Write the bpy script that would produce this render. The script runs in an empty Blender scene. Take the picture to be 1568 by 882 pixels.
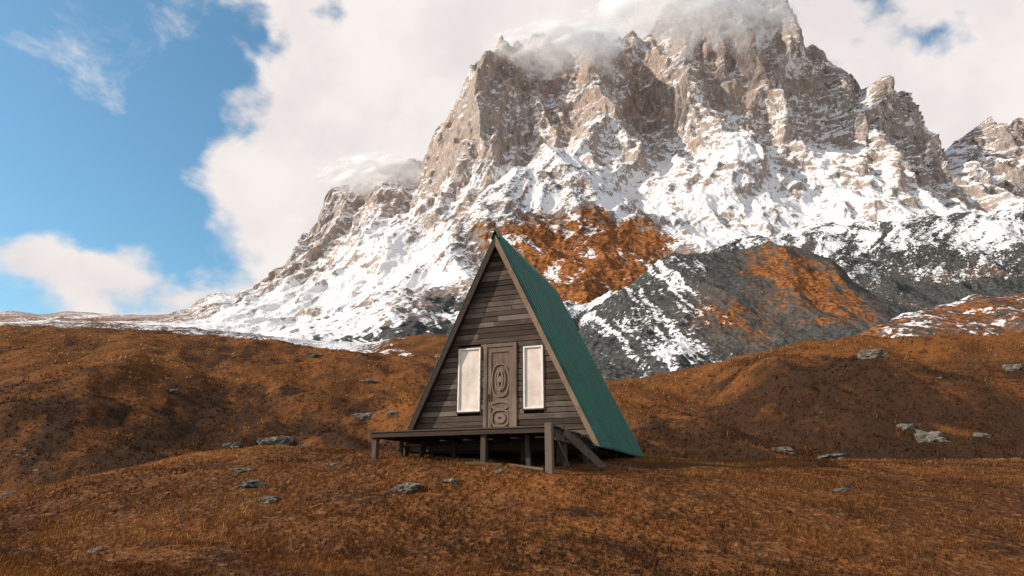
import bpy, bmesh, math
import numpy as np
from mathutils import Vector, Matrix

rng = np.random.default_rng(7)
scene = bpy.context.scene
scene.view_settings.view_transform = 'Standard'
scene.view_settings.look = 'None'
scene.view_settings.exposure = 0

# ------------------------------------------------------------ camera model
F = 968.0; PIT = math.radians(17.6)
CP, SP = math.cos(PIT), math.sin(PIT)
def te(u, v):
    """photo measurement -> horizontal bearing X/Y and slope Z/Y"""
    x = (np.asarray(u, float) - 784) / F; up = (441 - np.asarray(v, float)) / F
    yf = CP - up * SP; zf = SP + up * CP
    return x / yf, zf / yf

cam_d = bpy.data.cameras.new("camera"); cam = bpy.data.objects.new("camera", cam_d)
scene.collection.objects.link(cam)
cam.location = (0, 0, 0); cam.rotation_euler = (math.pi / 2 + PIT, 0, 0)
cam_d.sensor_width = 36; cam_d.lens = F / 1568 * 36
cam_d.clip_start = 0.1; cam_d.clip_end = 20000
scene.camera = cam

# ------------------------------------------------------------ noise
perm = rng.permutation(256); perm = np.concatenate([perm, perm, perm])
gr = rng.normal(size=(256, 3)); gr /= np.linalg.norm(gr, axis=1)[:, None]
gr = gr.astype(np.float32)
def perlin(x, y, z):
    x, y, z = np.broadcast_arrays(x, y, z)
    xi = np.floor(x).astype(np.int32); yi = np.floor(y).astype(np.int32); zi = np.floor(z).astype(np.int32)
    xf = (x - xi).astype(np.float32); yf = (y - yi).astype(np.float32); zf = (z - zi).astype(np.float32)
    u = xf*xf*xf*(xf*(xf*6-15)+10); v = yf*yf*yf*(yf*(yf*6-15)+10); w = zf*zf*zf*(zf*(zf*6-15)+10)
    xi &= 255; yi &= 255; zi &= 255
    def g(a, b, c):
        h = perm[perm[perm[xi + a] + yi + b] + zi + c]
        q = gr[h]
        return q[..., 0]*(xf-a) + q[..., 1]*(yf-b) + q[..., 2]*(zf-c)
    def l(a, b, t): return a + (b-a)*t
    return 1.6 * l(l(l(g(0,0,0), g(1,0,0), u), l(g(0,1,0), g(1,1,0), u), v),
             l(l(g(0,0,1), g(1,0,1), u), l(g(0,1,1), g(1,1,1), u), v), w)
def fbm(x, y, z, o=5, gain=.5, lac=2.03):
    s = 0; a = 1
    for i in range(o):
        s = s + a*perlin(x+i*17.3, y+i*5.1, z+i*9.7); x = x*lac; y = y*lac; z = z*lac; a *= gain
    return s
def ridged(x, y, z, o=7, gain=.52, lac=2.07):
    s = 0; a = 1; w = 1
    for i in range(o):
        n = 1 - np.abs(perlin(x+i*13.1, y+i*7.7, z+i*3.3)); n = n*n
        s = s + a*n*w; w = np.clip(n*1.5, 0, 1)
        x = x*lac; y = y*lac; z = z*lac; a *= gain
    return s
def sst(a, b, x):
    q = np.clip((x-a)/(b-a), 0, 1); return q*q*(3-2*q)

def pchip(Yk, Zk, Y):
    K = Yk.shape[0]
    h = np.diff(Yk, axis=0); d = np.diff(Zk, axis=0) / h
    m = np.zeros_like(Zk)
    m[0] = d[0]; m[-1] = d[-1]
    for k in range(1, K-1):
        p = d[k-1]*d[k]
        m[k] = np.where(p > 0, 2*p/(d[k-1]+d[k]+1e-12*np.sign(d[k]+1e-20)), 0)
    out = np.zeros(np.broadcast(Y, Yk[0]).shape)
    for k in range(K-1):
        q = (Y - Yk[k]) / h[k]
        msk = (q >= 0) & (q <= 1) if 0 < k < K-2 else ((q <= 1) if k == 0 else (q >= 0))
        if k == 0: q = np.maximum(q, 0) 
        if k == K-2: q = np.minimum(q, 1)
        q2 = q*q; q3 = q2*q
        val = (2*q3-3*q2+1)*Zk[k] + (q3-2*q2+q)*h[k]*m[k] + (-2*q3+3*q2)*Zk[k+1] + (q3-q2)*h[k]*m[k+1]
        out = np.where(msk, val, out)
    return out

# ------------------------------------------------------------ mesh helpers
def link(ob, parent=None):
    scene.collection.objects.link(ob)
    if parent: ob.parent = parent
    return ob
def grid_object(name, P, mat, attrs=None, smooth=True):
    r, c = P.shape[:2]
    me = bpy.data.meshes.new(name)
    me.vertices.add(r*c); me.vertices.foreach_set('co', P.reshape(-1).astype(np.float32))
    idx = np.arange(r*c).reshape(r, c)
    q = np.stack([idx[:-1, :-1], idx[:-1, 1:], idx[1:, 1:], idx[1:, :-1]], -1).reshape(-1, 4)
    nf = len(q)
    me.loops.add(nf*4); me.loops.foreach_set('vertex_index', q.reshape(-1).astype(np.int32))
    me.polygons.add(nf); me.polygons.foreach_set('loop_start', np.arange(0, nf*4, 4, dtype=np.int32))
    me.polygons.foreach_set('use_smooth', np.full(nf, smooth))
    me.update(calc_edges=True)
    for k, a in (attrs or {}).items():
        at = me.attributes.new(k, 'FLOAT', 'POINT'); at.data.foreach_set('value', a.reshape(-1).astype(np.float32))
    me.materials.append(mat)
    return link(bpy.data.objects.new(name, me))
def grid_normal(P):
    du = np.gradient(P, axis=1); dv = np.gradient(P, axis=0)
    n = np.cross(du, dv); n /= np.linalg.norm(n, axis=2, keepdims=True)+1e-9
    n *= np.sign(n[..., 2:3]+1e-9)
    return n
def curve(pts):
    a = np.array(pts, float); t, e = te(a[:, 0], a[:, 1]); o = np.argsort(t)
    return t[o], e[o], a[o, 2]

# ------------------------------------------------------------ node helpers
class NT:
    def __init__(s, tree): s.t = tree; s.n = tree.nodes; s.l = tree.links
    def new(s, typ, **kw):
        nd = s.n.new(typ)
        for k, v in kw.items(): setattr(nd, k, v)
        return nd
    def put(s, sock, v):
        if isinstance(v, bpy.types.NodeSocket): s.l.new(v, sock)
        else: sock.default_value = v
    def math(s, op, a, b=0.0, c=None, clamp=False):
        nd = s.new('ShaderNodeMath', operation=op, use_clamp=clamp)
        s.put(nd.inputs[0], a); s.put(nd.inputs[1], b)
        if c is not None: s.put(nd.inputs[2], c)
        return nd.outputs[0]
    def vmath(s, op, a, b=(0, 0, 0)):
        nd = s.new('ShaderNodeVectorMath', operation=op); s.put(nd.inputs[0], a); s.put(nd.inputs[1], b)
        return nd.outputs['Value'] if op in ('DISTANCE', 'LENGTH', 'DOT_PRODUCT') else nd.outputs[0]
    def noise(s, vec, scale, detail=4, rough=.55, dist=0.0, out='Fac'):
        nd = s.new('ShaderNodeTexNoise'); s.put(nd.inputs['Vector'], vec)
        nd.inputs['Scale'].default_value = scale; nd.inputs['Detail'].default_value = detail
        nd.inputs['Roughness'].default_value = rough; nd.inputs['Distortion'].default_value = dist
        return nd.outputs[out]
    def smooth(s, x, a, b, lo=0.0, hi=1.0):
        nd = s.new('ShaderNodeMapRange', interpolation_type='SMOOTHSTEP'); s.put(nd.inputs['Value'], x)
        nd.inputs['From Min'].default_value = a; nd.inputs['From Max'].default_value = b
        nd.inputs['To Min'].default_value = lo; nd.inputs['To Max'].default_value = hi
        return nd.outputs['Result']
    def mix(s, f, a, b, mode='MIX'):
        nd = s.new('ShaderNodeMix', data_type='RGBA', blend_type=mode)
        s.put(nd.inputs[0], f)
        for sock, v in ((nd.inputs[6], a), (nd.inputs[7], b)):
            if isinstance(v, tuple): v = (v[0], v[1], v[2], 1)
            s.put(sock, v)
        return nd.outputs[2]
    def attr(s, name): return s.new('ShaderNodeAttribute', attribute_name=name).outputs['Fac']
    def pos(s): return s.new('ShaderNodeTexCoord').outputs['Object']
    def scale(s, v, sc): return s.vmath('MULTIPLY', v, sc)
    def bump(s, h, strength=.5, dist=.1):
        nd = s.new('ShaderNodeBump'); s.put(nd.inputs['Height'], h)
        nd.inputs['Strength'].default_value = strength; nd.inputs['Distance'].default_value = dist
        return nd.outputs[0]
def material(name):
    m = bpy.data.materials.new(name); m.use_nodes = True
    nt = NT(m.node_tree); b = m.node_tree.nodes['Principled BSDF']
    b.inputs['Roughness'].default_value = .9
    b.inputs['Specular IOR Level'].default_value = .2
    return m, nt, b

# ------------------------------------------------------------ materials
def mat_mountain(name, rockA, rockB, unit=1.0, snowcol=(.82, .785, .78), bumpd=9):
    m, n, b = material(name); p = n.pos()
    f1 = n.noise(p, .035/unit, 3, .62); f2 = n.noise(p, .12/unit, 3, .68)
    f3 = n.noise(n.scale(p, (1, 1, .35)), .07/unit, 3, .65)
    rock = n.mix(n.smooth(f3, .35, .68), rockA, rockB)
    rock = n.mix(n.smooth(f1, .48, .70, 0, .85), rock, (rockB[0]*1.10, rockB[1]*.86, rockB[2]*.64))
    rock = n.mix(n.smooth(f2, .52, .66, 0, .8), rock, (rockB[0]*.36, rockB[1]*.34, rockB[2]*.35))
    og = n.mix(n.smooth(f2, .36, .62), (.09, .036, .015), (.34, .125, .038))
    gm = n.smooth(n.math('ADD', n.attr('grass'), n.math('MULTIPLY', n.math('SUBTRACT', f1, .5), 1.7)), .36, .68)
    base = n.mix(gm, rock, og)
    dk = n.mix(n.smooth(f2, .4, .62), (.040, .040, .038), (.095, .092, .084))
    dm = n.smooth(n.math('ADD', n.attr('dark'), n.math('MULTIPLY', n.math('SUBTRACT', f1, .5), .9)), .38, .62)
    base = n.mix(dm, base, dk)
    s = n.math('ADD', n.attr('snow'), n.math('MULTIPLY', n.math('SUBTRACT', f2, .5), 1.3))
    s = n.math('ADD', s, n.math('MULTIPLY', n.math('SUBTRACT', f1, .5), .7))
    sm = n.smooth(s, .42, .58)
    n.put(b.inputs['Base Color'], n.mix(sm, base, snowcol))
    h = n.math('ADD', n.math('MULTIPLY', f2, .6), f3)
    n.put(b.inputs['Normal'], n.bump(h, .8, bumpd*unit))
    b.inputs['Specular IOR Level'].default_value = .05
    return m
M_mtn = mat_mountain('snowy_rock', (.275, .225, .20), (.46, .375, .33), 1.0, bumpd=11)
M_spur = mat_mountain('snowy_slope', (.20, .155, .135), (.33, .265, .23), .75, bumpd=7)
M_mor = mat_mountain('moraine', (.068, .060, .052), (.115, .10, .088), .22)

def mat_ground():
    m, n, b = material('autumn_grass_ground'); p = n.pos()
    a = n.noise(p, .12, 3, .6); c = n.noise(p, .9, 4, .6); d = n.noise(p, 7, 2, .6); e = n.noise(p, 45, 1, .6)
    col = n.mix(n.smooth(a, .36, .64), (.080, .031, .012), (.205, .072, .019))
    col = n.mix(n.smooth(c, .50, .68), col, (.060, .026, .012))
    col = n.mix(n.smooth(d, .48, .68, 0, .75), col, (.26, .112, .038))
    col = n.mix(n.smooth(e, .5, .7, 0, .6), col, (.042, .021, .011))
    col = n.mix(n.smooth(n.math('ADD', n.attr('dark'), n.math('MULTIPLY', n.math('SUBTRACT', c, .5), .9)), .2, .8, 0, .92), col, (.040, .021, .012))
    scree = n.mix(n.smooth(d, .4, .6), (.06, .062, .052), (.20, .19, .17))
    sc = n.smooth(n.math('ADD', n.attr('scree'), n.math('MULTIPLY', n.math('SUBTRACT', c, .5), 1.2)), .44, .56)
    col = n.mix(sc, col, scree)
    sn = n.smooth(n.math('ADD', n.attr('snow'), n.math('ADD', n.math('MULTIPLY', n.math('SUBTRACT', c, .5), 1.2), n.math('MULTIPLY', n.math('SUBTRACT', a, .5), 1.0))), .45, .55)
    col = n.mix(sn, col, (.76, .73, .73))
    n.put(b.inputs['Base Color'], col)
    h = n.math('ADD', n.math('MULTIPLY', c, 1.6), n.math('ADD', n.math('MULTIPLY', d, .35), n.math('MULTIPLY', e, .06)))
    n.put(b.inputs['Normal'], n.bump(h, .9, .35))
    b.inputs['Specular IOR Level'].default_value = .05
    return m
M_ground = mat_ground()

def mat_grass():
    m, n, b = material('dry_grass')
    t = n.attr('tone')
    cr = n.new('ShaderNodeValToRGB'); n.put(cr.inputs[0], t)
    els = cr.color_ramp.elements
    els[0].position = 0; els[0].color = (.026, .014, .008, 1)
    els[1].position = 1; els[1].color = (.60, .33, .12, 1)
    for ps, cc in ((.25, (.070, .028, .011, 1)), (.5, (.165, .058, .016, 1)), (.78, (.38, .150, .036, 1))):
        q = els.new(ps); q.color = cc
    n.put(b.inputs['Base Color'], cr.outputs[0])
    b.inputs['Specular IOR Level'].default_value = .1
    return m
M_grass = mat_grass()

def mat_rock():
    m, n, b = material('lichen_rock'); p = n.pos()
    a = n.noise(p, 3, 4, .6); c = n.noise(p, 14, 4, .65); d = n.noise(p, 50, 2, .6)
    col = n.mix(n.smooth(a, .35, .65), (.12, .100, .080), (.27, .235, .195))
    col = n.mix(n.smooth(c, .48, .62), col, (.06, .052, .040))
    col = n.mix(n.smooth(d, .5, .7, 0, .4), col, (.34, .295, .235))
    n.put(b.inputs['Base Color'], col)
    n.put(b.inputs['Normal'], n.bump(n.math('ADD', c, n.math('MULTIPLY', d, .3)), 1.0, .09))
    return m
M_rock = mat_rock()

def mat_wood(name, c0, c1, c2, stretch=(1.2, 14, 22), rough=.8):
    m, n, b = material(name); p = n.pos(); t = n.attr('tone')
    off = n.new('ShaderNodeCombineXYZ'); n.put(off.inputs[0], n.math('MULTIPLY', t, 37)); n.put(off.inputs[2], n.math('MULTIPLY', t, 11))
    q = n.vmath('ADD', n.scale(p, stretch), off.outputs[0])
    a = n.noise(q, 1.0, 5, .65, .4); c = n.noise(q, 4.0, 3, .6); w = n.noise(p, 1.3, 3, .6)
    col = n.mix(n.smooth(a, .32, .68), c0, c1)
    col = n.mix(n.smooth(c, .55, .7, 0, .7), col, (c0[0]*.4, c0[1]*.4, c0[2]*.4))
    col = n.mix(n.smooth(n.math('ADD', t, n.math('MULTIPLY', n.math('SUBTRACT', w, .5), 1.2)), .45, 1.0, 0, .85), col, c2)
    col = n.mix(n.smooth(t, .35, .0, 0, .6), col, (c0[0]*.45, c0[1]*.42, c0[2]*.4))
    n.put(b.inputs['Base Color'], col)
    n.put(b.inputs['Normal'], n.bump(n.math('ADD', a, n.math('MULTIPLY', c, .5)), .5, .012))
    b.inputs['Roughness'].default_value = rough
    return m
M_wall = mat_wood('weathered_plank', (.052, .034, .025), (.105, .073, .054), (.19, .146, .118))
M_wallv = mat_wood('weathered_post', (.055, .038, .028), (.11, .080, .060), (.17, .125, .095), (14, 14, 1.2))
M_barge = mat_wood('bargeboard', (.12, .072, .045), (.20, .125, .08), (.25, .165, .11), (10, 10, 3))
M_door = mat_wood('carved_door_wood', (.11, .068, .046), (.185, .12, .084), (.25, .17, .125), (16, 10, 1.4), .6)
def flat_mat(name, col, rough=.6, var=.25, scale=6, metal=0, spec=.4, bump=0):
    m, n, b = material(name); p = n.pos()
    a = n.noise(p, scale, 5, .6)
    n.put(b.inputs['Base Color'], n.mix(n.smooth(a, .3, .7), tuple(c*(1-var) for c in col), tuple(min(1, c*(1+var)) for c in col)))
    n.put(b.inputs['Roughness'], n.smooth(a, .3, .7, rough*.85, min(1, rough*1.15)))
    b.inputs['Metallic'].default_value = metal; b.inputs['Specular IOR Level'].default_value = spec
    if bump: n.put(b.inputs['Normal'], n.bump(a, .4, bump))
    return m
M_roof = flat_mat('green_metal_roof', (.014, .112, .076), .5, .30, 1.6, 0, .35)
M_white = flat_mat('white_painted_frame', (.78, .73, .68), .6, .12, 9)
M_pane = flat_mat('pale_reflection', (.70, .57, .49), .3, .16, 1.9, 0, .5)  # pale sky reflection painted into the pane colour
M_iron = flat_mat('dark_iron', (.03, .028, .026), .5, .2, 10, .6)
M_dark = flat_mat('dark_interior', (.02, .017, .014), .9, .2, 3)

# ------------------------------------------------------------ ground height function
def k(pts): return curve(pts)
GK = [
 k([(-400, 760, 9.5), (0, 840, 9.5), (784, 882, 8.5), (1568, 882, 8.5), (2000, 882, 8.5)]),
 k([(-400, 805, 11), (0, 812, 11.5), (400, 775, 12), (784, 785, 11.5), (1200, 800, 11), (1568, 800, 11), (2000, 800, 11)]),
 k([(-400, 800, 13.3), (0, 785, 13.3), (150, 748, 14), (400, 712, 15.5), (570, 702, 15.1), (700, 712, 14.2), (847, 723, 13.5), (1000, 730, 14), (1300, 738, 15), (1568, 745, 15.5), (2000, 745, 16)]),
 k([(-400, 800, 15.3), (0, 770, 15.3), (80, 746, 16.2), (150, 726, 17), (300, 697, 19), (400, 686, 20), (560, 690, 20), (700, 698, 20.5), (983, 704, 21), (1100, 705, 22.5), (1300, 706, 24), (1568, 706, 25), (2000, 700, 25)]),
]
def ecrest(t): return np.interp(t, GK[3][0], GK[3][1])
H6 = k([(-400, 680, 52), (0, 680, 52), (200, 672, 54), (400, 668, 56), (560, 672, 56), (700, 675, 54), (925, 680, 50), (1100, 668, 48), (1300, 658, 46), (1568, 655, 46), (2000, 640, 45)])
H6b = k([(-400, 560, 80), (0, 560, 80), (200, 562, 82), (400, 580, 82), (560, 610, 80), (700, 620, 75), (925, 625, 68), (1050, 605, 64), (1150, 590, 62), (1300, 572, 60), (1568, 570, 60), (2000, 570, 60)])
H7 = k([(-400, 500, 120), (0, 503, 120), (150, 505, 118), (300, 514, 115), (420, 524, 110), (560, 540, 105), (690, 552, 100), (800, 570, 95), (925, 584, 90), (1000, 580, 90), (1060, 571, 88), (1130, 551, 86), (1200, 538, 85), (1250, 531, 85), (1300, 519, 85), (1400, 521, 85), (1568, 525, 85), (2000, 520, 85)])
H8 = k([(-400, 520, 150), (0, 520, 150), (300, 530, 150), (420, 540, 150), (560, 552, 140), (690, 560, 135), (925, 592, 125), (1130, 575, 120), (1300, 545, 120), (2000, 545, 120)])
H9 = k([(-400, 500, 260), (0, 500, 260), (150, 494, 260), (300, 505, 250), (420, 522, 230), (500, 534, 215), (560, 532, 205), (600, 521, 200), (640, 515, 200), (700, 513, 200), (760, 522, 200), (850, 560, 200), (925, 592, 180), (1300, 560, 180), (2000, 560, 180)])
H10 = k([(-400, 500, 420), (0, 503, 420), (300, 511, 420), (500, 527, 400), (760, 540, 330), (2000, 560, 330)])
H11 = k([(-400, 510, 900), (2000, 570, 900)])
def gk(X, Y):
    t = np.clip(X/np.maximum(Y, 6.0), -1.7, 1.7)
    Ys = []; Zs = []
    one = np.ones_like(t)
    Ys.append(-30*one); Zs.append(-2.4*one)
    Ys.append(0*one); Zs.append(-1.72*one)
    for c in GK:
        y = np.interp(t, c[0], c[2]); Ys.append(y); Zs.append(y*np.interp(t, c[0], c[1]))
    y = 34*one; e = ecrest(t) - np.interp(t, [-.8, -.3, -.1, .2, .8], [.11, .050, .034, .030, .036])
    Ys.append(y); Zs.append(y*e)
    for c in (H6, H6b, H7, H8, H9, H10, H11):
        y = np.interp(t, c[0], c[2]); Ys.append(y); Zs.append(y*np.interp(t, c[0], c[1]))
    Zs[-1] = Zs[-1] - 20
    return np.array(Ys), np.array(Zs), t
def gully(X, Y):
    return fbm((X+.5*Y)*.045+.6*perlin(X*.02, Y*.02, 0*X), (Y-.3*X)*.022, 0*X+7, 3, .45)
def ground_z(X, Y):
    X = np.asarray(X, float); Y = np.asarray(Y, float); sh = X.shape
    X = X.ravel(); Y = Y.ravel()
    Ys, Zs, t = gk(X, Y)
    z = pchip(Ys, Zs, Y)
    hill = sst(34, 58, Y)*(1-.85*sst(74, 90, Y))
    far = sst(30, 60, Y)
    z = z + .09*fbm(X*.35, Y*.35, 0*X, 4) + .014*perlin(X*2.6, Y*2.6, 0*X+4)
    z = z + hill*4.2*gully(X, Y) + far*.85*fbm(X*.13, Y*.13, 0*X+3, 4)
    z = z + sst(110, 200, Y)*1.2*fbm(X*.03, Y*.03, 0*X+9, 5)
    return z.reshape(sh)
def shade_mottle(X, Y):
    """hollow and hill-base shade painted as darker tone, plus random dark patches: 0..1"""
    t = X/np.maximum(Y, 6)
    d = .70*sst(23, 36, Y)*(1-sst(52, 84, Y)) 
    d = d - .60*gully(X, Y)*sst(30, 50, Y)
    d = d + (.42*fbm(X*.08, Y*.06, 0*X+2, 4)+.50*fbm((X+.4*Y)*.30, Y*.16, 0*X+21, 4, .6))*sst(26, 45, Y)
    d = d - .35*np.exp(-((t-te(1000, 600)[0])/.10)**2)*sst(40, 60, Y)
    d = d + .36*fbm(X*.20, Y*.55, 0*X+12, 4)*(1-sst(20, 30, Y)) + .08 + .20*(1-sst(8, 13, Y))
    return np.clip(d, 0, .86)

rows = np.concatenate([np.linspace(-20, 6, 30, endpoint=False), np.geomspace(6, 36, 300, endpoint=False), np.geomspace(36, 130, 260, endpoint=False), np.geomspace(130, 850, 150)])
cols = np.linspace(-1, 1, 860); cols = np.sign(cols)*(.75*np.abs(cols)+.75*np.abs(cols)**2.2)
Yg, Ag = np.meshgrid(rows, cols, indexing='ij')
Xg = Ag*(np.maximum(Yg, -10)+14)
Zg = ground_z(Xg, Yg)
Pg = np.stack([Xg, Yg, Zg], -1)
Tg = Xg/np.maximum(Yg, 6)
sn = sst(125, 160, Yg)*(.60-.18*(1-sst(-.45, -.3, Tg)))
orange = np.exp(-((Tg+.10)/.10)**2)*sst(150, 175, Yg)*(1-sst(215, 250, Yg))
sn = sn*(1-orange*1.2)
screeA = (.75-.2*(1-sst(-.45, -.3, Tg)))*sst(150, 190, Yg)*(1-orange)
sx = float(te(8, 715)[0])
def patch(X, Y): return np.exp(-((X/np.maximum(Y, 6)-sx)/.065)**2-((Y-36)/9)**2)
screeA = np.maximum(screeA, .95*patch(Xg, Yg))
grid_object('grassland_ground', Pg, M_ground, {'snow': sn, 'scree': screeA, 'dark': shade_mottle(Xg, Yg)*(1-orange)})

def hit(u, v, y0=5, y1=200):
    t, e = te(u, v); ys = np.geomspace(y0, y1, 4000)
    z = ground_z(t*ys, ys); w = np.where(z >= e*ys)[0]
    y = ys[w[0]] if len(w) else ys[-1]
    return float(t*y), float(y), float(ground_z(np.array([t*y]), np.array([y]))[0])

# ------------------------------------------------------------ mountains
def sheet(name, tc, curves, counts, mat, dispf, attrf, smooth=True):
    K = len(curves)
    Ys = np.array([np.interp(tc, c[0], c[2]) for c in curves])
    Zs = np.array([np.interp(tc, c[0], c[1]) for c in curves])*Ys
    par = []; sv = []
    for i, cn in enumerate(counts):
        s = np.linspace(0, 1, cn, endpoint=(i == len(counts)-1)); par += list(Ys[i]+(Ys[i+1]-Ys[i])*q for q in s); sv += list(i+s)
    Y = np.array(par); S = np.array(sv)[:, None]*np.ones_like(Y)
    Z = pchip(Ys, Zs, Y); T = tc[None, :]*np.ones_like(Y); X = T*Y
    P = np.stack([X, Y, Z], -1)
    P = dispf(P, S, T); N = grid_normal(P)
    return grid_object(name, P, mat, attrf(P, N, S, T), smooth)

sky_pts = [(-700, 470), (-400, 480), (-200, 478), (-60, 486), (0, 479), (30, 481), (60, 487), (100, 481), (150, 484), (200, 489), (260, 486), (285, 478), (300, 462), (316, 451), (330, 447), (350, 455), (400, 431), (450, 398), (470, 380), (490, 355), (501, 322), (510, 294), (540, 277), (575, 262), (610, 258), (640, 248), (648, 226), (665, 190), (690, 162), (715, 130), (735, 100), (752, 79), (768, 71), (785, 86), (800, 79), (830, 66), (860, 72), (888, 92), (896, 62), (904, 43), (918, 36), (932, 52), (950, 74), (975, 68), (1000, 50), (1030, 22), (1055, 8), (1080, -4), (1120, -12), (1170, -10), (1195, 6), (1210, 35), (1222, 70), (1245, 85), (1262, 105), (1280, 118), (1297, 129), (1305, 120), (1315, 136), (1335, 128), (1350, 117), (1365, 128), (1385, 150), (1405, 180), (1420, 207), (1437, 243), (1450, 236), (1470, 216), (1490, 200), (1505, 193), (1530, 202), (1550, 192), (1568, 196), (1700, 230), (1900, 290), (2400, 380)]
def ycr(u):
    y = 2300 + 170/(1+math.exp((u-643)/4))
    for c, w, a in ((745, 70, -300), (815, 30, 60), (915, 32, -190), (860, 22, 70), (1120, 80, -210), (1010, 26, 90), (1250, 22, 90), (1370, 50, -220), (1437, 16, 60), (1500, 60, 60)):
        y += a*math.exp(-((u-c)/w)**2)
    return y
sp_u = np.array([p[0] for p in sky_pts]); sp_v = np.array([p[1] for p in sky_pts])
uu = np.concatenate([np.arange(-700, 280, 40), np.arange(280, 1580, 5), np.arange(1600, 2401, 40)])
crest = curve([(u, np.interp(u, sp_u, sp_v)+2, ycr(u)) for u in uu])
mid_pts = np.array([(-700, 492, 1900), (0, 492, 1900), (250, 494, 1900), (400, 462, 1900), (500, 385, 1950), (570, 335, 1980), (640, 306, 1940), (700, 290, 1930), (770, 262, 1920), (850, 215, 1850), (950, 225, 1850), (1050, 215, 1900), (1150, 190, 1980), (1230, 210, 1950), (1300, 250, 1900), (1400, 290, 1900), (1500, 310, 1900), (1568, 315, 1900), (2400, 420, 1900)], float)
midA = curve([(u, np.interp(u, mid_pts[:, 0], mid_pts[:, 1]), np.interp(u, mid_pts[:, 0], mid_pts[:, 2])+.55*(ycr(u)-2300)) for u in uu])
baseA = curve([(-700, 540, 1100), (0, 530, 1100), (400, 535, 1100), (500, 500, 1100), (640, 440, 1150), (850, 400, 1200), (1100, 380, 1250), (1300, 380, 1250), (1568, 370, 1250), (2400, 460, 1250)])
botA = curve([(-700, 620, 700), (2400, 620, 700)])
def back(c, dy, de): return (c[0], c[1]-de, c[2]+dy)
LOW = lambda T: sst(-.62, -.42, T)
def ribs(X, Y, Z, s=1.0):
    wx = 14*fbm(X/90, Y/90, Z/90, 2)*s
    return ridged((X+wx-.45*Z)/(85*s), Y/(260*s), Z/(230*s)+1.7, 4, .5) - .9
def dispA(P, S, T):
    X, Y, Z = P[..., 0].copy(), P[..., 1].copy(), P[..., 2].copy()
    cl = sst(1.5, 2.2, S); amp = (.5+.5*cl)*(.12+.88*LOW(T))
    wx = 45*fbm(X/420, Y/420, Z/500, 3)
    r = ridged((X+wx+.18*Z)/300, Y/900, Z/1500+3, 2, .5) - .8
    r2 = ridged((X+wx-.12*Z)/125, Y/300, Z/520+5, 3, .45) - .9
    bl = fbm((X+.5*Z)/80, Y/100, (Z-.3*X)/80, 3, .5)
    lg = (Z+.45*X+25*fbm(X/120, Y/120, Z/120, 2))/38.0; lf = lg-np.floor(lg); led = sst(.55, .95, lf)-lf
    top = 1-.85*sst(2.5, 3.0, S)*(S < 3.2)
    rb = ribs(X, Y, Z)
    P[..., 1] -= amp*(95*r + 50*r2 + 18*bl + 9*led*(1-.3*cl) + 12*rb)
    P[..., 2] += amp*(10*r2*top + 5*bl + 4*fbm(X/24, Y/24, Z/34, 2, .5) + (26*r + 20*rb)*top*(1-cl))
    return P
def attrA(P, N, S, T):
    X, Y, Z = P[..., 0], P[..., 1], P[..., 2]
    cl = sst(1.75, 2.3, S)
    lo = fbm(X/260, Y/260, Z/160, 4)
    rb = ribs(X, Y, Z)
    sn = .68 + .85*np.clip(N[..., 2]-.50, -.3, .16) - .18*cl + .16*lo - .32*rb*(1-.4*cl)
    sn += .12*(1-sst(-.5, -.15, T))*(1-cl)
    led = perlin(X/80+Z/50, Y/90, Z/13+X/50); led2 = perlin(X/60-Z/60, Y/90, Z/16-X/60+4)
    sn += .16*led + .13*led2
    lowl = 1-sst(-.60, -.44, T)
    sn -= .30*lowl
    g = .62*lowl*(1-sst(2.2, 2.6, S))
    return {'snow': sn, 'grass': g, 'dark': np.clip(.10+.32*sst(.48, .58, T)*cl+.2*lowl, 0, 1)*np.ones_like(sn)}
sheet('snowy_mountain', np.linspace(-1.35, 1.45, 1450), [botA, baseA, midA, crest, back(crest, 350, .22), back(crest, 900, .6)], [30, 220, 330, 40, 10], M_mtn, dispA, attrA, True)

crB = curve([(250, 545, 800), (330, 535, 800), (430, 512, 820), (500, 490, 860), (560, 462, 900), (620, 412, 1000), (700, 345, 1150), (770, 285, 1300), (830, 240, 1420), (850, 232, 1450), (880, 245, 1430), (930, 285, 1350), (985, 325, 1250), (1050, 370, 1150), (1110, 395, 1100), (1200, 430, 1050), (1300, 470, 1000), (1500, 540, 1000)])
m1B = curve([(250, 560, 640), (430, 525, 640), (560, 492, 700), (620, 462, 760), (700, 420, 850), (760, 375, 950), (800, 352, 1020), (850, 345, 1080), (930, 370, 1020), (1000, 400, 960), (1110, 440, 900), (1300, 500, 850), (1500, 560, 850)])
bB = curve([(250, 580, 420), (430, 545, 420), (560, 545, 430), (700, 535, 470), (800, 510, 520), (900, 520, 500), (1100, 540, 500), (1500, 580, 500)])
b0 = curve([(250, 620, 300), (1500, 640, 300)])
def dispB(P, S, T):
    X, Y, Z = P[..., 0].copy(), P[..., 1].copy(), P[..., 2].copy()
    a = .22+.78*sst(-.38, -.1, T)
    r = ridged(X/150+Y/600, Y/420, Z/400+2, 3, .45)-.9
    d = fbm(X/34, Y/60, Z/60, 4, .55)
    P[..., 2] += a*(15*r + 2.6*d + 9*ribs(X, Y, Z, .55))*sst(.2, 1.2, S)
    P[..., 1] -= a*20*r
    return P
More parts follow.
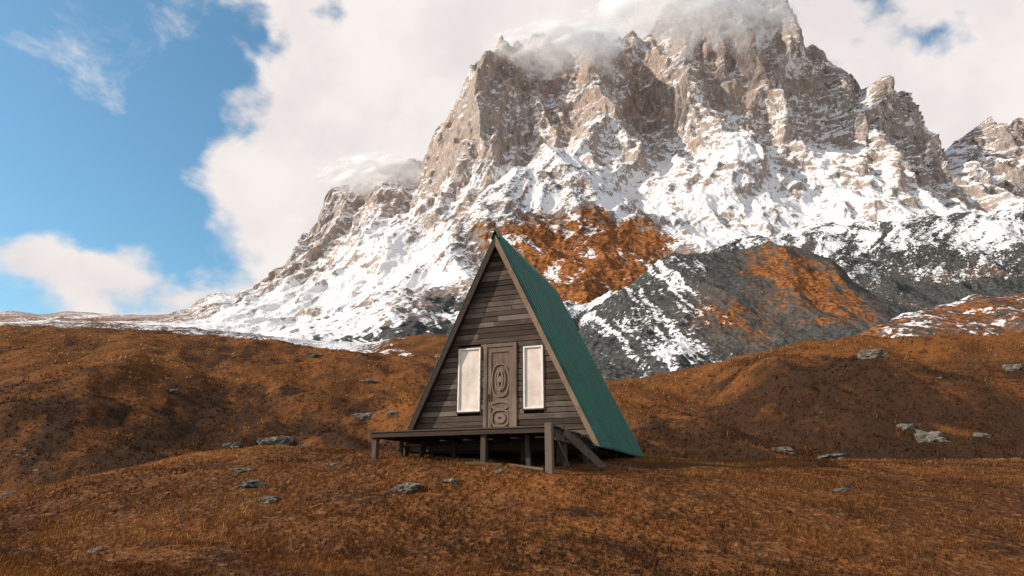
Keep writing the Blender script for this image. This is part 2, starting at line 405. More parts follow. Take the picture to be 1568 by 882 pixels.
def attrB(P, N, S, T):
    X, Y, Z = P[..., 0], P[..., 1], P[..., 2]
    E = Z/Y
    lo = fbm(X/120, Y/160, Z/90, 4); rb = ribs(X, Y, Z, .55)
    sn = .78 + .7*np.clip(N[..., 2]-.74, -.3, .10) + .18*lo - .30*rb
    ct = float(te(905, 425)[0])
    Tw = T + .010*fbm(X/60, Y/60, Z/60, 3)
    og = np.exp(-((T-ct-(.30-E)*.25+.03*lo)/.175)**4)*(1-sst(.40, .50, E+.04*lo))
    streak = perlin((Tw+.75*E)*60, E*9, 0*T)+.7*perlin((Tw+.7*E)*150, E*22, 0*T)
    sn = sn - og*(.56+.30*streak) 
    dkm = .95*(1-sst(.22, .33, E+.05*lo))*(1-sst(-.10, 0.02, T))*sst(-.42, -.3, T)
    sn = sn - .46*dkm*(1+1.1*streak)
    return {'snow': sn, 'grass': og*.95, 'dark': dkm*.8}
sheet('mountain_spur', np.linspace(-.62, .85, 850), [b0, bB, m1B, crB, back(crB, 200, .12), back(crB, 420, .3)], [20, 150, 200, 20, 10], M_spur, dispB, attrB)

# moraine
c2 = curve([(900, 470, 560), (1000, 435, 570), (1080, 397, 600), (1150, 373, 620), (1220, 359, 640), (1380, 347, 640), (1568, 329, 640), (1900, 300, 640), (2300, 330, 640)])
c2b = curve([(900, 540, 420), (1100, 500, 420), (1300, 480, 430), (1568, 470, 430), (2300, 480, 430)])
c20 = curve([(900, 600, 300), (2300, 600, 300)])
def dispC(amp):
    def f(P, S, T):
        X, Y, Z = P[..., 0].copy(), P[..., 1].copy(), P[..., 2].copy()
        r = ridged((X+12*fbm(X/50, Y/50, Z/50, 2))/48, Y/160, Z/160, 3, .45)-.9
        P[..., 2] += amp*(2.6*r + 1.5*fbm(X/9, Y/12, Z/12, 4, .6))*sst(.1, .9, S)
        P[..., 1] -= amp*6*r
        return P
    return f
def attrC2(P, N, S, T):
    X, Y, Z = P[..., 0], P[..., 1], P[..., 2]; E = Z/Y
    w = .022*fbm(X/50, Y/50, Z/50, 4); lo = fbm(X/70, Y/70, Z/35, 4)
    st = perlin((T+w-.9*E)*45, E*22, 0*T)+.8*perlin((T+w-.7*E)*100, E*50, 0*T+2)
    up = sst(1.05, 1.55, S)
    sn = .16 + .36*up + .28*st*(.3+up) + .24*lo - .45*sst(1.92, 1.98, S)
    return {'snow': sn, 'grass': .26+.34*lo, 'dark': .60-.25*lo}
sheet('moraine_ridge', np.linspace(.08, 1.5, 650), [c20, c2b, c2, back(c2, 90, .08), back(c2, 260, .2)], [15, 200, 20, 8], M_mor, dispC(1.5), attrC2)
c1 = curve([(840, 560, 260), (880, 512, 290), (900, 495, 300), (950, 450, 320), (1005, 409, 340), (1050, 396, 350), (1095, 388, 350), (1200, 385, 350), (1240, 394, 345), (1290, 420, 330), (1340, 450, 310), (1400, 472, 300), (1500, 485, 290), (1700, 520, 280), (2200, 560, 260)])
c1m = curve([(840, 580, 225), (900, 545, 235), (960, 515, 240), (1040, 480, 250), (1130, 450, 265), (1220, 445, 270), (1300, 470, 265), (1400, 495, 255), (1700, 540, 245), (2200, 580, 240)])
c1b = curve([(840, 600, 180), (960, 590, 180), (1100, 575, 180), (1300, 550, 190), (1700, 560, 190), (2200, 600, 190)])
c10 = curve([(840, 640, 130), (2200, 640, 130)])
def attrC1(P, N, S, T):
    X, Y, Z = P[..., 0], P[..., 1], P[..., 2]; E = Z/Y
    w = .010*fbm(X/22, Y/22, Z/22, 4); lo = fbm(X/40, Y/40, Z/20, 4)
    st = perlin((T+w+.85*E)*48, E*8, 0*T+5)+.8*perlin((T+w+.8*E)*120, E*18, 0*T+2)
    tl = float(te(1110, 450)[0])
    left = 1-sst(tl-.10, tl+.08, T)
    sn = .02 + .31*left + .34*st*(.12+.88*left) + .16*lo*left - .5*sst(1.97, 2.05, S/1.5)
    tt, ee = te(1250, 432)
    og = np.exp(-((T-tt+(E-ee)*1.1+.05*lo)/.060)**2-((E-ee+.02*lo)/.080)**2)
    tt2, ee2 = te(1130, 480)
    og2 = .50*np.exp(-((T-tt2)/.14)**2-((E-ee2)/.08)**2)
    tt3, ee3 = te(1045, 535)
    sn += .30*np.exp(-((T-tt3)/.035)**2-((E-ee3)/.022)**2)
    g = np.clip(og*.74+og2+.42*st*(og+og2)+.14*lo, 0, 1)
    return {'snow': sn, 'grass': g, 'dark': np.clip(.70-.80*g, 0, 1)}
sheet('scree_hill', np.linspace(.03, 1.5, 800), [c10, c1b, c1m, c1, back(c1, 60, .07), back(c1, 150, .2)], [12, 140, 170, 15, 8], M_mor, dispC(.9), attrC1)
c3 = curve([(1250, 560, 170), (1310, 520, 175), (1370, 492, 180), (1440, 472, 190), (1500, 463, 195), (1568, 455, 200), (1800, 440, 200), (2200, 440, 200)])
c3b = curve([(1250, 590, 140), (1400, 545, 140), (1568, 540, 140), (2200, 540, 140)])
c30 = curve([(1250, 620, 110), (2200, 610, 110)])
def attrC3(P, N, S, T):
    X, Y, Z = P[..., 0], P[..., 1], P[..., 2]; E = Z/Y
    st = perlin(X/9, Y/9, E*60)+.5*perlin(X/3, Y/3, E*90)
    return {'snow': .32+.28*st, 'grass': .60+.3*perlin(X/30+4, Y/30, 0*X), 'dark': .42+.25*perlin(X/22, Y/22, 0*X)}
sheet('patchy_hillock', np.linspace(.42, 1.5, 420), [c30, c3b, c3, back(c3, 40, .05), back(c3, 90, .15)], [8, 140, 12, 6], M_mor, dispC(.5), attrC3)

# ------------------------------------------------------------ mesh builder
class MB:
    def __init__(s): s.v = []; s.f = []; s.t = []
    def add(s, vs, fs, tone):
        o = len(s.v); s.v += [tuple(p) for p in vs]
        for f in fs: s.f.append(tuple(o+i for i in f)); s.t.append(tone)
    def box(s, x0, x1, y0, y1, z0, z1, tone=None, M=None):
        tone = rng.random() if tone is None else tone
        vs = [Vector((x, y, z)) for z in (z0, z1) for y in (y0, y1) for x in (x0, x1)]
        if M is not None: vs = [M @ p for p in vs]
        s.add(vs, [(0, 2, 3, 1), (4, 5, 7, 6), (0, 1, 5, 4), (1, 3, 7, 5), (3, 2, 6, 7), (2, 0, 4, 6)], tone)
    def prism(s, poly, y0, y1, tone=None):
        tone = rng.random() if tone is None else tone
        n = len(poly); vs = [(x, y0, z) for x, z in poly]+[(x, y1, z) for x, z in poly]
        fs = [tuple(range(n)), tuple(range(2*n-1, n-1, -1))]+[(i, i+n, (i+1) % n+n, (i+1) % n) for i in range(n)]
        s.add(vs, fs, tone)
    def beam(s, a, b, w, h, tone=None, roll=0):
        a = Vector(a); b = Vector(b); d = b-a; L = d.length
        q = d.to_track_quat('X', 'Z').to_matrix().to_4x4()
        M = Matrix.Translation(a) @ q @ Matrix.Rotation(roll, 4, 'X')
        s.box(0, L, -w/2, w/2, -h/2, h/2, tone, M)
    def obj(s, name, mat, parent=None, bevel=0):
        me = bpy.data.meshes.new(name); me.from_pydata(s.v, [], s.f); me.update()
        bm = bmesh.new(); bm.from_mesh(me); bmesh.ops.recalc_face_normals(bm, faces=bm.faces); bm.to_mesh(me); bm.free()
        at = me.attributes.new('tone', 'FLOAT', 'FACE'); at.data.foreach_set('value', np.array(s.t, np.float32))
        me.materials.append(mat); ob = link(bpy.data.objects.new(name, me), parent)
        if bevel:
            md = ob.modifiers.new('bevel', 'BEVEL'); md.width = bevel; md.segments = 1; md.limit_method = 'ANGLE'
        return ob

# ------------------------------------------------------------ cabin
A0 = Vector((-.387, 16.6, 0)); W = Vector((.937, -.349, 0)).normalized(); D = Vector((.349, .937, 0)).normalized()
cabin = bpy.data.objects.new('wooden_cabin', None); link(cabin)
cabin.location = A0; cabin.rotation_euler = (0, 0, math.atan2(W.y, W.x))
def fac(u, v, off=0.0):
    t, e = te(u, v); t = float(t); e = float(e)
    Y = (A0.dot(D)+off)/(t*D.x+D.y); p = Vector((t*Y, Y, 0))
    return (p-A0).dot(W), e*Y
def loc2w(x, y):
    p = A0+W*x+D*y; return p.x, p.y
def gl(x, y):
    a, b = loc2w(x, y); return float(ground_z(np.array([a]), np.array([b]))[0])

ZR = 6.74; KS = .470; ZB = .92; DEP = 5.75
def hw(z): return KS*(ZR-z)
deck_top = 1.27
wl = (*fac(703, 535), *fac(735, 630)); wr = (*fac(801.5, 531), *fac(833, 625)); dr = (*fac(742, 528), *fac(792, 655))
wins = [(wl[0], wl[2], wl[3], wl[1]), (wr[0], wr[2], wr[3], wr[1])]
door = (dr[0], dr[2], deck_top, dr[1])
ops = wins+[door]
wall = MB()
def wall_boards(mb, y0, y1, openings, bh=.145):
    z = ZB+.18
    while z < ZR-.25:
        z1 = min(z+bh*(1+.12*(rng.random()-.5)), ZR-.18)
        a = hw(z)-.07; b = hw(z1)-.07
        spans = [(-1e9, 1e9)]
        for (x0, x1, zz0, zz1) in openings:
            if z1 > zz0+.02 and z < zz1-.02:
                ns = []
                for s0, s1 in spans:
                    if x0 > s0: ns.append((s0, min(s1, x0)))
                    if x1 < s1: ns.append((max(s0, x1), s1))
                spans = [q for q in ns if q[1]-q[0] > .02]
        for s0, s1 in spans:
            L0 = max(s0, -a); R0 = min(s1, a); L1 = max(s0, -b); R1 = min(s1, b)
            parts = [(L0, R0, L1, R1)]
            if s0 < -1e8 and s1 > 1e8 and rng.random() < .45 and R0-L0 > 1.6:
                xj = rng.uniform(L0+.5, R0-.5)
                if L1 < xj < R1: parts = [(L0, xj-.002, L1, xj-.002), (xj+.002, R0, xj+.002, R1)]
            for l0, r0, l1, r1 in parts:
                if r0-l0 < .03: continue
                yo = rng.uniform(-.014, .008); tl = rng.uniform(-.007, .007)
                mb.prism([(l0, z), (r0, z+tl), (r1, z1-.013+tl), (l1, z1-.013)], y0+yo, y1)
        z = z1
wall_boards(wall, 0.0, .035, ops)
wall.obj('front_wall_planks', M_wall, cabin, .004)
bw = MB(); wall_boards(bw, DEP-.20, DEP-.165, []); bw.obj('rear_wall_planks', M_wall, cabin)
bk = MB(); bk.prism([(-hw(ZB+.2)+.12, ZB+.2), (hw(ZB+.2)-.12, ZB+.2), (0.05, ZR-.35), (-.05, ZR-.35)], .16, .17, .1)
bk.obj('wall_lining', M_dark, cabin)
def roof_side(name, sg):
    n = 20*8; m = 14
    ys = np.linspace(-.24, DEP, n+1); q = np.linspace(0, 1, m)
    ph = (np.arange(n+1) % 8)/8.0
    prof = np.interp(ph, [0, .3, .375, .625, .7, 1], [0, 0, .065, .065, 0, 0])
    L = math.hypot(KS, 1); nx, nz = 1/L, KS/L
    P = np.zeros((m, n+1, 3))
    for i in range(m):
        z = ZR+(ZB-ZR)*q[i]; x = KS*(ZR-z)
        o = .03+prof+.008*np.sin(ys*1.7+q[i]*5)+.005*np.sin(ys*4.1+q[i]*11)
        P[i, :, 0] = sg*(x+nx*o); P[i, :, 1] = ys; P[i, :, 2] = z+nz*o
    ob = grid_object(name, P, M_roof, None, False); ob.parent = cabin
    md = ob.modifiers.new('s', 'SOLIDIFY'); md.thickness = .006
roof_side('roof_sheet_right', 1); roof_side('roof_sheet_left', -1)
L = math.hypot(KS, 1)
rc = MB()
for sg in (1, -1):
    rc.prism([(sg*.0, ZR+.18), (sg*.125, ZR-.085), (sg*.117, ZR-.089), (0, ZR+.158)], -.27, DEP+.03, .5)
rc.obj('ridge_cap', M_roof, cabin)
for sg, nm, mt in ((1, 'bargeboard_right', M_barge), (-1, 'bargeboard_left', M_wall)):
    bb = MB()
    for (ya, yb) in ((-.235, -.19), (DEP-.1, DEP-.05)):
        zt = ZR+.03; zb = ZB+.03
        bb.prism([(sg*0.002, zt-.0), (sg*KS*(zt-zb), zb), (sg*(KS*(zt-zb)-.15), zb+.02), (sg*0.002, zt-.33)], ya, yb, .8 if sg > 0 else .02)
    bb.obj(nm, mt, cabin, .004)
rf = MB()
for yy in np.linspace(.05, DEP-.3, 7):
    for sg in (1, -1):
        zt = ZR-.02; zb = ZB+.05
        rf.prism([(sg*0.0, zt-.0), (sg*KS*(zt-zb), zb), (sg*(KS*(zt-zb)-.12), zb), (0, zt-.26)], yy+.04, yy+.10, .4)
rf.obj('rafters', M_wallv, cabin)
so = MB()
for sg in (1, -1):
    zt = ZR+.0; zb = ZB+.02
    so.prism([(sg*0, zt), (sg*KS*(zt-zb), zb), (sg*(KS*(zt-zb)-.022), zb), (0, zt-.047)], -.188, DEP-.12, .3)
so.obj('roof_sheathing', M_wall, cabin)
fl = MB(); zf = ZB+.12
fl.box(-hw(zf)+.1, hw(zf)-.1, .04, DEP-.22, zf, zf+.12, .2)
for yy in np.linspace(.25, DEP-.5, 5): fl.box(-hw(zf)+.15, hw(zf)-.15, yy, yy+.14, zf-.16, zf-.003, .3)
fl.obj('cabin_floor', M_wall, cabin)
sb = MB(); sb.box(-hw(ZB+.1)+.05, hw(ZB+.1)-.05, .0, .15, ZB+.0, ZB+.175, .3)
sb.obj('sill_beam', M_wall, cabin, .01)
for i, (x0, x1, z0, z1) in enumerate(wins):
    w = MB(); fw = .04
    w.box(x0, x0+fw, -.03, .05, z0, z1, .5); w.box(x1-fw, x1, -.03, .05, z0, z1, .5)
    w.box(x0+fw, x1-fw, -.028, .05, z0, z0+fw, .5); w.box(x0+fw, x1-fw, -.028, .05, z1-fw, z1, .5)
    w.obj('window_frame_%d' % (i+1), M_white, cabin, .004)
    t = MB(); e = .035
    t.box(x0-e, x0-.002, -.022, .03, z0-e, z1+e, .3); t.box(x1+.002, x1+e, -.022, .03, z0-e, z1+e, .3)
    t.box(x0-.002, x1+.002, -.020, .03, z1+.002, z1+e, .3); t.box(x0-.002, x1+.002, -.04, .03, z0-e, z0-.002, .4)
    t.obj('window_trim_%d' % (i+1), M_wall, cabin, .003)
    nx_, nz_ = 24, 60
    xs = np.linspace(x0+fw, x1-fw, nx_); zs = np.linspace(z0+fw, z1-fw, nz_)
    XX, ZZ = np.meshgrid(xs, zs); YY = .012+.006*fbm(XX*5+i*7, ZZ*.8, 0*XX, 3)
    ob = grid_object('window_pane_%d' % (i+1), np.stack([XX, YY, ZZ], -1), M_pane); ob.parent = cabin
x0, x1, z0, z1 = door
dm = MB(); fw = .10
dm.box(x0, x0+fw, -.045, .06, z0, z1, .55); dm.box(x1-fw, x1, -.045, .06, z0, z1, .65)
dm.box(x0+fw, x1-fw, -.042, .06, z1-fw, z1, .5)
dm.obj('door_frame', M_door, cabin, .006)
dd = MB(); a, b = x0+fw+.004, x1-fw-.004; c, d_ = z0+.02, z1-fw-.004; w_ = b-a
dd.box(a, b, .005, .045, c, d_, .45)
st = .11
dd.box(a, a+st, -.02, .004, c, d_, .6); dd.box(b-st, b, -.02, .004, c, d_, .6)
dd.box(a+st, b-st, -.019, .004, c, c+.16, .6); dd.box(a+st, b-st, -.019, .004, d_-.13, d_, .6)
xm = (a+b)/2; rw = (b-a)/2-st
def arch(zc, up, y0, y1, h, tone=.7):
    top = [(xm+rw*q, zc+up*(1-q*q)) for q in np.linspace(-1, 1, 13)]
    bot = [(p[0], p[1]-h) for p in top]
    for i in range(12): dd.prism([top[i], top[i+1], bot[i+1], bot[i]], y0, y1, tone)
arch(c+.86, .07, -.018, .004, .09); arch(c+.80-.0, -.10, -.017, .004, .07)
def ring(cx, cz, rx, rz, th, y0, y1, tone=.8, n=28, p=2):
    ps = []
    for i in range(n):
        an = 2*math.pi*i/n; cxx = math.cos(an); s_ = math.sin(an)
        ps.append((math.copysign(abs(cxx)**(2/p), cxx), math.copysign(abs(s_)**(2/p), s_)))
    for i in range(n):
        p0, p1 = ps[i], ps[(i+1) % n]
        dd.prism([(cx+rx*p0[0], cz+rz*p0[1]), (cx+rx*p1[0], cz+rz*p1[1]), (cx+(rx-th)*p1[0], cz+(rz-th)*p1[1]), (cx+(rx-th)*p0[0], cz+(rz-th)*p0[1])], y0, y1, tone)
ring(xm, c+.44, rw*.95, .22, .03, -.028, .004, .9, p=3.2); ring(xm, c+.44, rw*.62, .13, .10, -.02, .004, .75)
ring(xm, c+1.42, rw*.98, .44, .028, -.026, .004, .8, p=2.6); ring(xm, c+1.44, rw*.62, .30, .03, -.03, .004, .9)
for j in range(9):
    zz = c+1.24+j*.05; rr = .045+.035*math.sin(j/8*math.pi)
    for sx_ in (-1, 1): ring(xm+sx_*rr*.9, zz, .032, .028, .030, -.034-.002*j, .004, .95, n=8)
ring(xm, c+1.44, .05, .09, .048, -.045, .004, 1, n=12); ring(xm, c+1.66, .05, .04, .038, -.04, .004, 1, n=10); ring(xm, c+1.2, .035, .05, .033, -.04, .004, 1, n=10)
dd.obj('carved_door', M_door, cabin, .004)
hd = MB(); hd.box(a+.03, a+.075, -.032, -.021, c+.88, c+1.08, .5); hd.beam((a+.052, -.03, c+1.0), (a+.052, -.085, c+1.0), .018, .018); hd.beam((a+.045, -.082, c+1.0), (a+.16, -.082, c+.995), .016, .02)
hd.obj('door_handle', M_iron, cabin, .003)
# ---------------- deck
dk_ = MB(); Q = 2.45; XL, XR = -2.24, 2.26
yy = -Q
while yy < -.06:
    wv = .14
    dk_.box(XL+rng.uniform(-.03, .03), XR+rng.uniform(-.02, .02), yy, min(yy+wv-.008, -.052), deck_top-.035+rng.uniform(-.003, .003), deck_top+rng.uniform(-.003, .003))
    yy += wv
dk_.obj('deck_planks', M_wall, cabin, .004)
fr = MB()
fr.box(XL+.02, XR-.02, -Q+.02, -Q+.075, deck_top-.145, deck_top-.041, .1)
fr.box(XR-.10, XR-.04, -Q+.077, -.06, deck_top-.145, deck_top-.041, .3)
fr.box(XL+.04, XL+.10, -Q+.077, -.06, deck_top-.145, deck_top-.041, .3)
for xx in np.linspace(XL+.6, XR-.6, 6): fr.box(xx, xx+.05, -Q+.077, -.06, deck_top-.14, deck_top-.043, .3)
fr.obj('deck_joists', M_wall, cabin, .005)
po = MB()
def post(x, y, w=.11, top=None, tone=None, lean=0):
    g = gl(x, y)-.12
    po.beam((x+lean, y, g), (x, y, (deck_top-.147) if top is None else top), w, w, tone)
post(XL+.11, -Q+.14, .13); post(XL+.45, -Q+.75, .08); post(.62, -Q+.14, .12); post(1.5, -Q+.5, .10, lean=.04)
post(XR-.08, -Q-.075, .15, deck_top+.04, .9); post(XR-.05, -1.5, .09); post(XR-.25, -.75, .10); post(XR+.1, -.2, .10, 1.0)
for xx in (-2.0, -1.1, -.2, .8, 1.7): post(xx, -.2, .12); post(xx*1.05, 1.6, .14); post(xx*1.05, 3.6, .14)
po.obj('support_posts', M_wallv, cabin, .008)
st_ = MB()
st_.beam((XR+.02, -1.75, 1.19), (XR+.72, -1.0, gl(XR+.72, -1.0)+.03), .05, .16, .7)
st_.beam((XR+.02, -1.1, 1.16), (XR+.55, -.5, gl(XR+.55, -.5)+.04), .05, .14, .5)
st_.beam((XR-.02, -Q+.1, 1.10), (XR-.02, -1.3, gl(XR, -1.3)+.05), .04, .10, .6)
st_.box(XR-.02, XR+.02, -Q+.1, -.1, deck_top-.30, deck_top-.16, .7)
st_.obj('stair_stringers', M_wallv, cabin, .006)
bx = MB(); gx = gl(-1.75, -1.2)
bx.box(-2.0, -1.45, -1.35, -1.05, gx+.26, gx+.30, .9)
for xx in (-1.96, -1.53): bx.box(xx, xx+.05, -1.30, -1.1, gx-.05, gx+.257, .6)
bx.obj('low_bench', M_wallv, cabin, .004)
sc_ = MB()
for (x, y, an, ln) in ((.3, -Q-.1, .2, .8), (1.2, -Q+.2, -.3, .9), (2.6, -1.5, .9, .7), (2.9, -.6, .4, .9), (-1.0, -1.4, .1, 1.0)):
    g = gl(x, y)+.05; sc_.beam((x, y, g), (x+ln*math.cos(an), y+ln*math.sin(an), gl(x+ln*math.cos(an), y+ln*math.sin(an))+.05), .10, .05)
sc_.obj('scrap_timber', M_wallv, cabin, .004)

# ------------------------------------------------------------ rocks
def rock_mesh(name, loc, sx, sy, sz, seed, sub=4):
    bm = bmesh.new(); bmesh.ops.create_icosphere(bm, subdivisions=sub, radius=1)
    co = np.array([v.co[:] for v in bm.verts])
    r = .80+.35*fbm(co[:, 0]*1.1+seed*3.1, co[:, 1]*1.1+seed, co[:, 2]*1.1, 4, .55)
    r2 = ridged(co[:, 0]*1.4+seed, co[:, 1]*1.4, co[:, 2]*2.4+seed*2, 3)-.9
    co = co*(r+.24*r2)[:, None]
    co[:, 2] = np.where(co[:, 2] > .6, .6+(co[:, 2]-.6)*.4, co[:, 2])
    co *= np.array([sx, sy, sz])
    for v, c in zip(bm.verts, co): v.co = c
    me = bpy.data.meshes.new(name); bm.to_mesh(me); bm.free()
    me.materials.append(M_rock); ob = link(bpy.data.objects.new(name, me)); ob.location = loc
    ob.rotation_euler = (rng.uniform(-.15, .15), rng.uniform(-.15, .15), rng.uniform(-.5, .5))
    return ob
rocks = [(625, 752, 52, .55), (383, 745, 44, .5), (408, 768, 36, .5), (414, 682, 60, .6), (352, 685, 32, .55), (462, 687, 24, .6), (372, 722, 40, .35), (145, 845, 22, .7),
 (690, 738, 30, .4), (768, 724, 24, .6), (1290, 752, 34, .3), (1200, 693, 38, .6), (1275, 703, 46, .4), (1432, 676, 50, .9), (1388, 656, 30, .6), (1508, 668, 26, .6),
 (1340, 546, 38, .9), (1555, 565, 30, .8), (262, 600, 24, .5), (480, 545, 34, .3), (565, 585, 34, .35), (512, 712, 18, .5), (1425, 708, 12, .6),
 (560, 640, 40, .6), (600, 634, 24, .6)]
for i, (u, v, w, fl_) in enumerate(rocks):
    x, y, z = hit(u, v)
    s = w*y/F/2*1.12
    rock_mesh('rock' if i == 0 else 'rock.%03d' % i, (x, y+s*.3, z-s*fl_*.08), s, s*.8, s*fl_, i+1, 4 if w > 30 else 3)
def stones(n, ylo, yhi, smin, smax, name, tlo=-1.1, thi=1.1):
    bm = bmesh.new(); bmesh.ops.create_icosphere(bm, subdivisions=1, radius=1)
    bv = np.array([v.co[:] for v in bm.verts]); bf = np.array([[v.index for v in f.verts] for f in bm.faces]); bm.free()
    V = []; Fc = []
    T = rng.uniform(tlo, thi, n); Y = np.exp(rng.uniform(math.log(ylo), math.log(yhi), n)); X = T*Y
    Z = ground_z(X, Y); clump = perlin(X*.25, Y*.25, 0*X+8)
    for i in range(n):
        if clump[i] < .12 and rng.random() < .75: continue
        s = rng.uniform(smin, smax)*(Y[i]/15)**.8*rng.random()**.8
        c = bv*(1+.35*rng.normal(size=(len(bv), 1)))*np.array([s, s*.8, s*.5])
        V.append(c+np.array([X[i], Y[i], Z[i]+s*.12])); Fc.append(bf+len(bv)*(len(V)-1))
    V = np.concatenate(V); Fc = np.concatenate(Fc)
    me = bpy.data.meshes.new(name); me.from_pydata(V.tolist(), [], Fc.tolist()); me.update(); me.materials.append(M_rock)
    link(bpy.data.objects.new(name, me))
stones(280, 7, 110, .03, .08, 'small_stones')
stones(700, 30, 48, .04, .12, 'scree_stones', sx-.06, sx+.06)

# ------------------------------------------------------------ grass
def grass(name, n, ylo, yhi, nb, hmin, hmax, wk, tr=1.2):
    T = rng.uniform(-tr, tr, n); Y = np.exp(rng.uniform(math.log(ylo), math.log(yhi), n)); X = T*Y
    cl = fbm(X*.7, Y*.7, 0*X+5, 3)
    keep = rng.random(n) < np.clip(.75+.6*cl, .15, 1)-.95*patch(X, Y)
    lx = (X-A0.x)*W.x+(Y-A0.y)*W.y; ly = (X-A0.x)*D.x+(Y-A0.y)*D.y
    keep &= ~((np.abs(lx) < 2.5) & (ly > -1.6) & (ly < 5.6))
    X = X[keep]; Y = Y[keep]; cl = cl[keep]; Z = ground_z(X, Y); m = len(X)
    tone0 = .51+.30*fbm(X*.25, Y*.25, 0*X+1, 3)+.24*cl
    if ylo > 25: tone0 = .74+.26*fbm(X*.07, Y*.07, 0*X+1, 4)+.14*cl
    hh = shade_mottle(X, Y); tone0 = tone0-.58*hh  # tufts darkened to follow the shade painted on the hills
    tone0 += .26*np.exp(-((Y-np.interp(X/Y, GK[3][0], GK[3][2]))/2.0)**2)
    H = rng.uniform(hmin, hmax, m)*(1+.6*cl)
    V = np.zeros((m, nb, 3, 3), np.float32); TN = np.zeros((m, nb), np.float32)
    for b in range(nb):
        an = rng.uniform(0, 2*math.pi, m); r = rng.uniform(0, 1, m)*H*.55; la = rng.uniform(0, 2*math.pi, m); ln = H*rng.uniform(.15, .8, m)
        bx_, by_ = X+np.cos(an)*r, Y+np.sin(an)*r
        w = wk*Y*rng.uniform(.6, 1.3, m); wa = rng.uniform(0, math.pi, m)*.5-.4
        h = H*rng.uniform(.5, 1.1, m)
        V[:, b, 0] = np.stack([bx_-np.cos(wa)*w, by_-np.sin(wa)*w, Z-.01], -1)
        V[:, b, 1] = np.stack([bx_+np.cos(wa)*w, by_+np.sin(wa)*w, Z-.01], -1)
        V[:, b, 2] = np.stack([bx_+np.cos(la)*ln+.25*H, by_+np.sin(la)*ln, Z+h], -1)
        TN[:, b] = tone0+rng.normal(0, .15, m)
    nf = m*nb; me = bpy.data.meshes.new(name)
    me.vertices.add(nf*3); me.vertices.foreach_set('co', V.reshape(-1))
    me.loops.add(nf*3); me.loops.foreach_set('vertex_index', np.arange(nf*3, dtype=np.int32))
    me.polygons.add(nf); me.polygons.foreach_set('loop_start', np.arange(0, nf*3, 3, dtype=np.int32)); me.update(calc_edges=True)
    at = me.attributes.new('tone', 'FLOAT', 'FACE'); at.data.foreach_set('value', np.clip(TN, 0, 1).reshape(-1))
    me.materials.append(M_grass); link(bpy.data.objects.new(name, me))
grass('grass', 105000, 5.5, 30, 5, .030, .080, .00052)
grass('hillside_grass', 55000, 30, 122, 4, .12, .32, .00075)

# ------------------------------------------------------------ light
sun_dir = Vector((-.80, -.17, .51)).normalized()
sd = bpy.data.lights.new('sun', 'SUN'); sd.energy = 4.6; sd.angle = math.radians(.5); sd.color = (1, .91, .79)
so_ = bpy.data.objects.new('sun', sd); link(so_); so_.rotation_euler = sun_dir.to_track_quat('Z', 'Y').to_euler()
so_.location = (-50, 0, 60)

world = bpy.data.worlds.new('World'); scene.world = world; world.use_nodes = True
try: world.cycles.sampling_method = 'NONE'
except Exception: pass
n = NT(world.node_tree); bg = world.node_tree.nodes['Background']
sky = n.new('ShaderNodeTexSky', sky_type='NISHITA'); sky.sun_disc = False
sky.sun_elevation = math.asin(sun_dir.z); sky.sun_rotation = math.atan2(sun_dir.x, sun_dir.y)
sky.air_density = 1.0; sky.dust_density = .8; sky.ozone_density = 1.5
g0 = n.new('ShaderNodeTexCoord').outputs['Generated']
wp = n.noise(g0, 4.5, 4, .6, 0, 'Color')
g = n.vmath('ADD', g0, n.scale(n.vmath('SUBTRACT', wp, (.5, .5, .5)), (.34, .34, .34)))
def vdir(u, v):
    t, e = te(u, v); q = Vector((float(t), 1, float(e))).normalized(); return (q.x, q.y, q.z)
blobs = [(700, 200, 300, 1.2), (480, 300, 120, .75), (330, 290, 90, .9), (430, 400, 100, .6), (1000, 60, 420, 1.0), (1480, 110, 190, 1.1),
 (40, 420, 65, .95), (150, 442, 75, 1.0), (270, 455, 65, .85), (60, 15, 80, .48), (230, 30, 90, .48), (450, 95, 65, .75), (105, 265, 30, .5), (430, 0, 70, .85), (120, 325, 28, .4),
 (150, 180, 190, -.85), (340, 90, 75, -.75), (500, 40, 50, -1.3), (60, 320, 80, -.5), (1300, 15, 80, -1.3), (1400, 35, 50, -.8)]
tot = None
for u, v, r, w in blobs:
    dd_ = n.vmath('DISTANCE', g, vdir(u, v)); q = n.math('DIVIDE', dd_, r/F*.95)
    q = n.math('MULTIPLY', n.math('MULTIPLY', q, q), -1.0); q = n.math('MULTIPLY', n.math('EXPONENT', q), w)
    tot = q if tot is None else n.math('ADD', tot, q)
sp = n.new('ShaderNodeSeparateXYZ'); n.put(sp.inputs[0], g0)
tot = n.math('ADD', tot, n.smooth(sp.outputs[1], .35, -.3, 0, .5))  # unseen cloud cover behind the camera, added to whiten the ambient light
nz1 = n.noise(n.scale(g0, (1, 1, 1.5)), 7.5, 6, .62, .35)
f = n.math('ADD', tot, n.math('MULTIPLY', n.math('SUBTRACT', nz1, .5), 2.3))
mask = n.smooth(f, .02, .85)
sw = n.new('ShaderNodeSeparateXYZ'); n.put(sw.inputs[0], wp)
cshade = n.smooth(n.math('ADD', n.math('MULTIPLY', sw.outputs[2], .7), n.math('MULTIPLY', nz1, .3)), .36, .60)
cloud = n.mix(cshade, (8.1, 7.55, 7.45), (9.5, 8.9, 8.6))
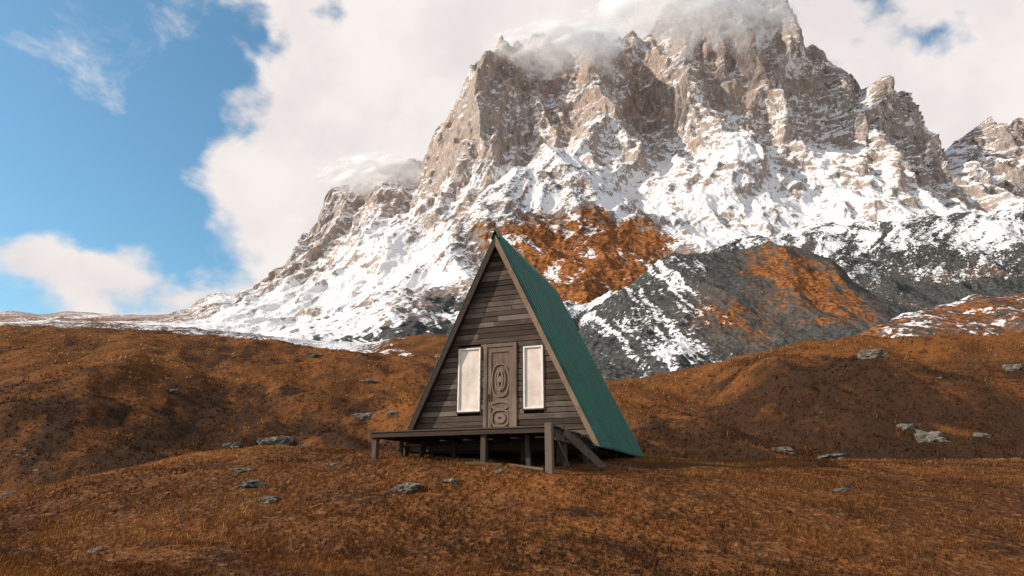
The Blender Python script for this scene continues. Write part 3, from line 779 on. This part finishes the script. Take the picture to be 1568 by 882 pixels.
blue = n.mix(1.0, sky.outputs[0], (1.15, 1.65, 1.65), 'MULTIPLY')
n.put(bg.inputs['Color'], n.mix(mask, blue, cloud)); bg.inputs['Strength'].default_value = .1

# ------------------------------------------------------------ thin mist banks drifting round the summits
m_mist = bpy.data.materials.new('mist'); m_mist.use_nodes = True; m_mist.node_tree.nodes.clear(); q = NT(m_mist.node_tree)
out = q.new('ShaderNodeOutputMaterial'); df = q.new('ShaderNodeBsdfDiffuse'); tr = q.new('ShaderNodeBsdfTransparent'); tl = q.new('ShaderNodeBsdfTranslucent')
for s_ in (df, tl): s_.inputs['Color'].default_value = (.98, .95, .94, 1)
ms = q.new('ShaderNodeMixShader'); ms.inputs[0].default_value = .2; q.l.new(df.outputs[0], ms.inputs[1]); q.l.new(tl.outputs[0], ms.inputs[2])
p = q.pos(); nn = q.noise(p, .009, 4, .6, .5)
al = q.math('MULTIPLY', q.smooth(q.math('ADD', q.math('MULTIPLY', nn, 1.4), q.math('MULTIPLY', q.attr('edge'), .62)), .78, 1.30), .66)
mx = q.new('ShaderNodeMixShader'); q.put(mx.inputs[0], al); q.l.new(tr.outputs[0], mx.inputs[1]); q.l.new(ms.outputs[0], mx.inputs[2]); q.l.new(mx.outputs[0], out.inputs['Surface'])
def mist(name, u, v, Y, rx, rz, layers=2):
    t, e = te(u, v); par = bpy.data.objects.new(name, None); link(par); par.location = (float(t)*Y, Y, float(e)*Y)
    for j in range(layers):
        A, B = np.meshgrid(np.linspace(-1, 1, 40), np.linspace(-1, 1, 24))
        rr = np.clip(A*A+B*B, 0, 1)
        Yl = -rz*.6*(1-rr)+j*45+12*fbm(A*2+j, B*2, 0*A, 3)
        P = np.stack([A*rx*(1+.05*j), Yl, B*rz+.15*rz*(1-A*A)], -1)
        ob = grid_object('mist_layer_%d' % (j+1), P, m_mist, {'edge': 1-rr}); ob.parent = par
mist('summit_mist', 1060, 35, 1940, 430, 190)
mist('summit_mist.001', 860, 75, 1880, 270, 115)
mist('summit_mist.002', 570, 268, 2200, 240, 95)
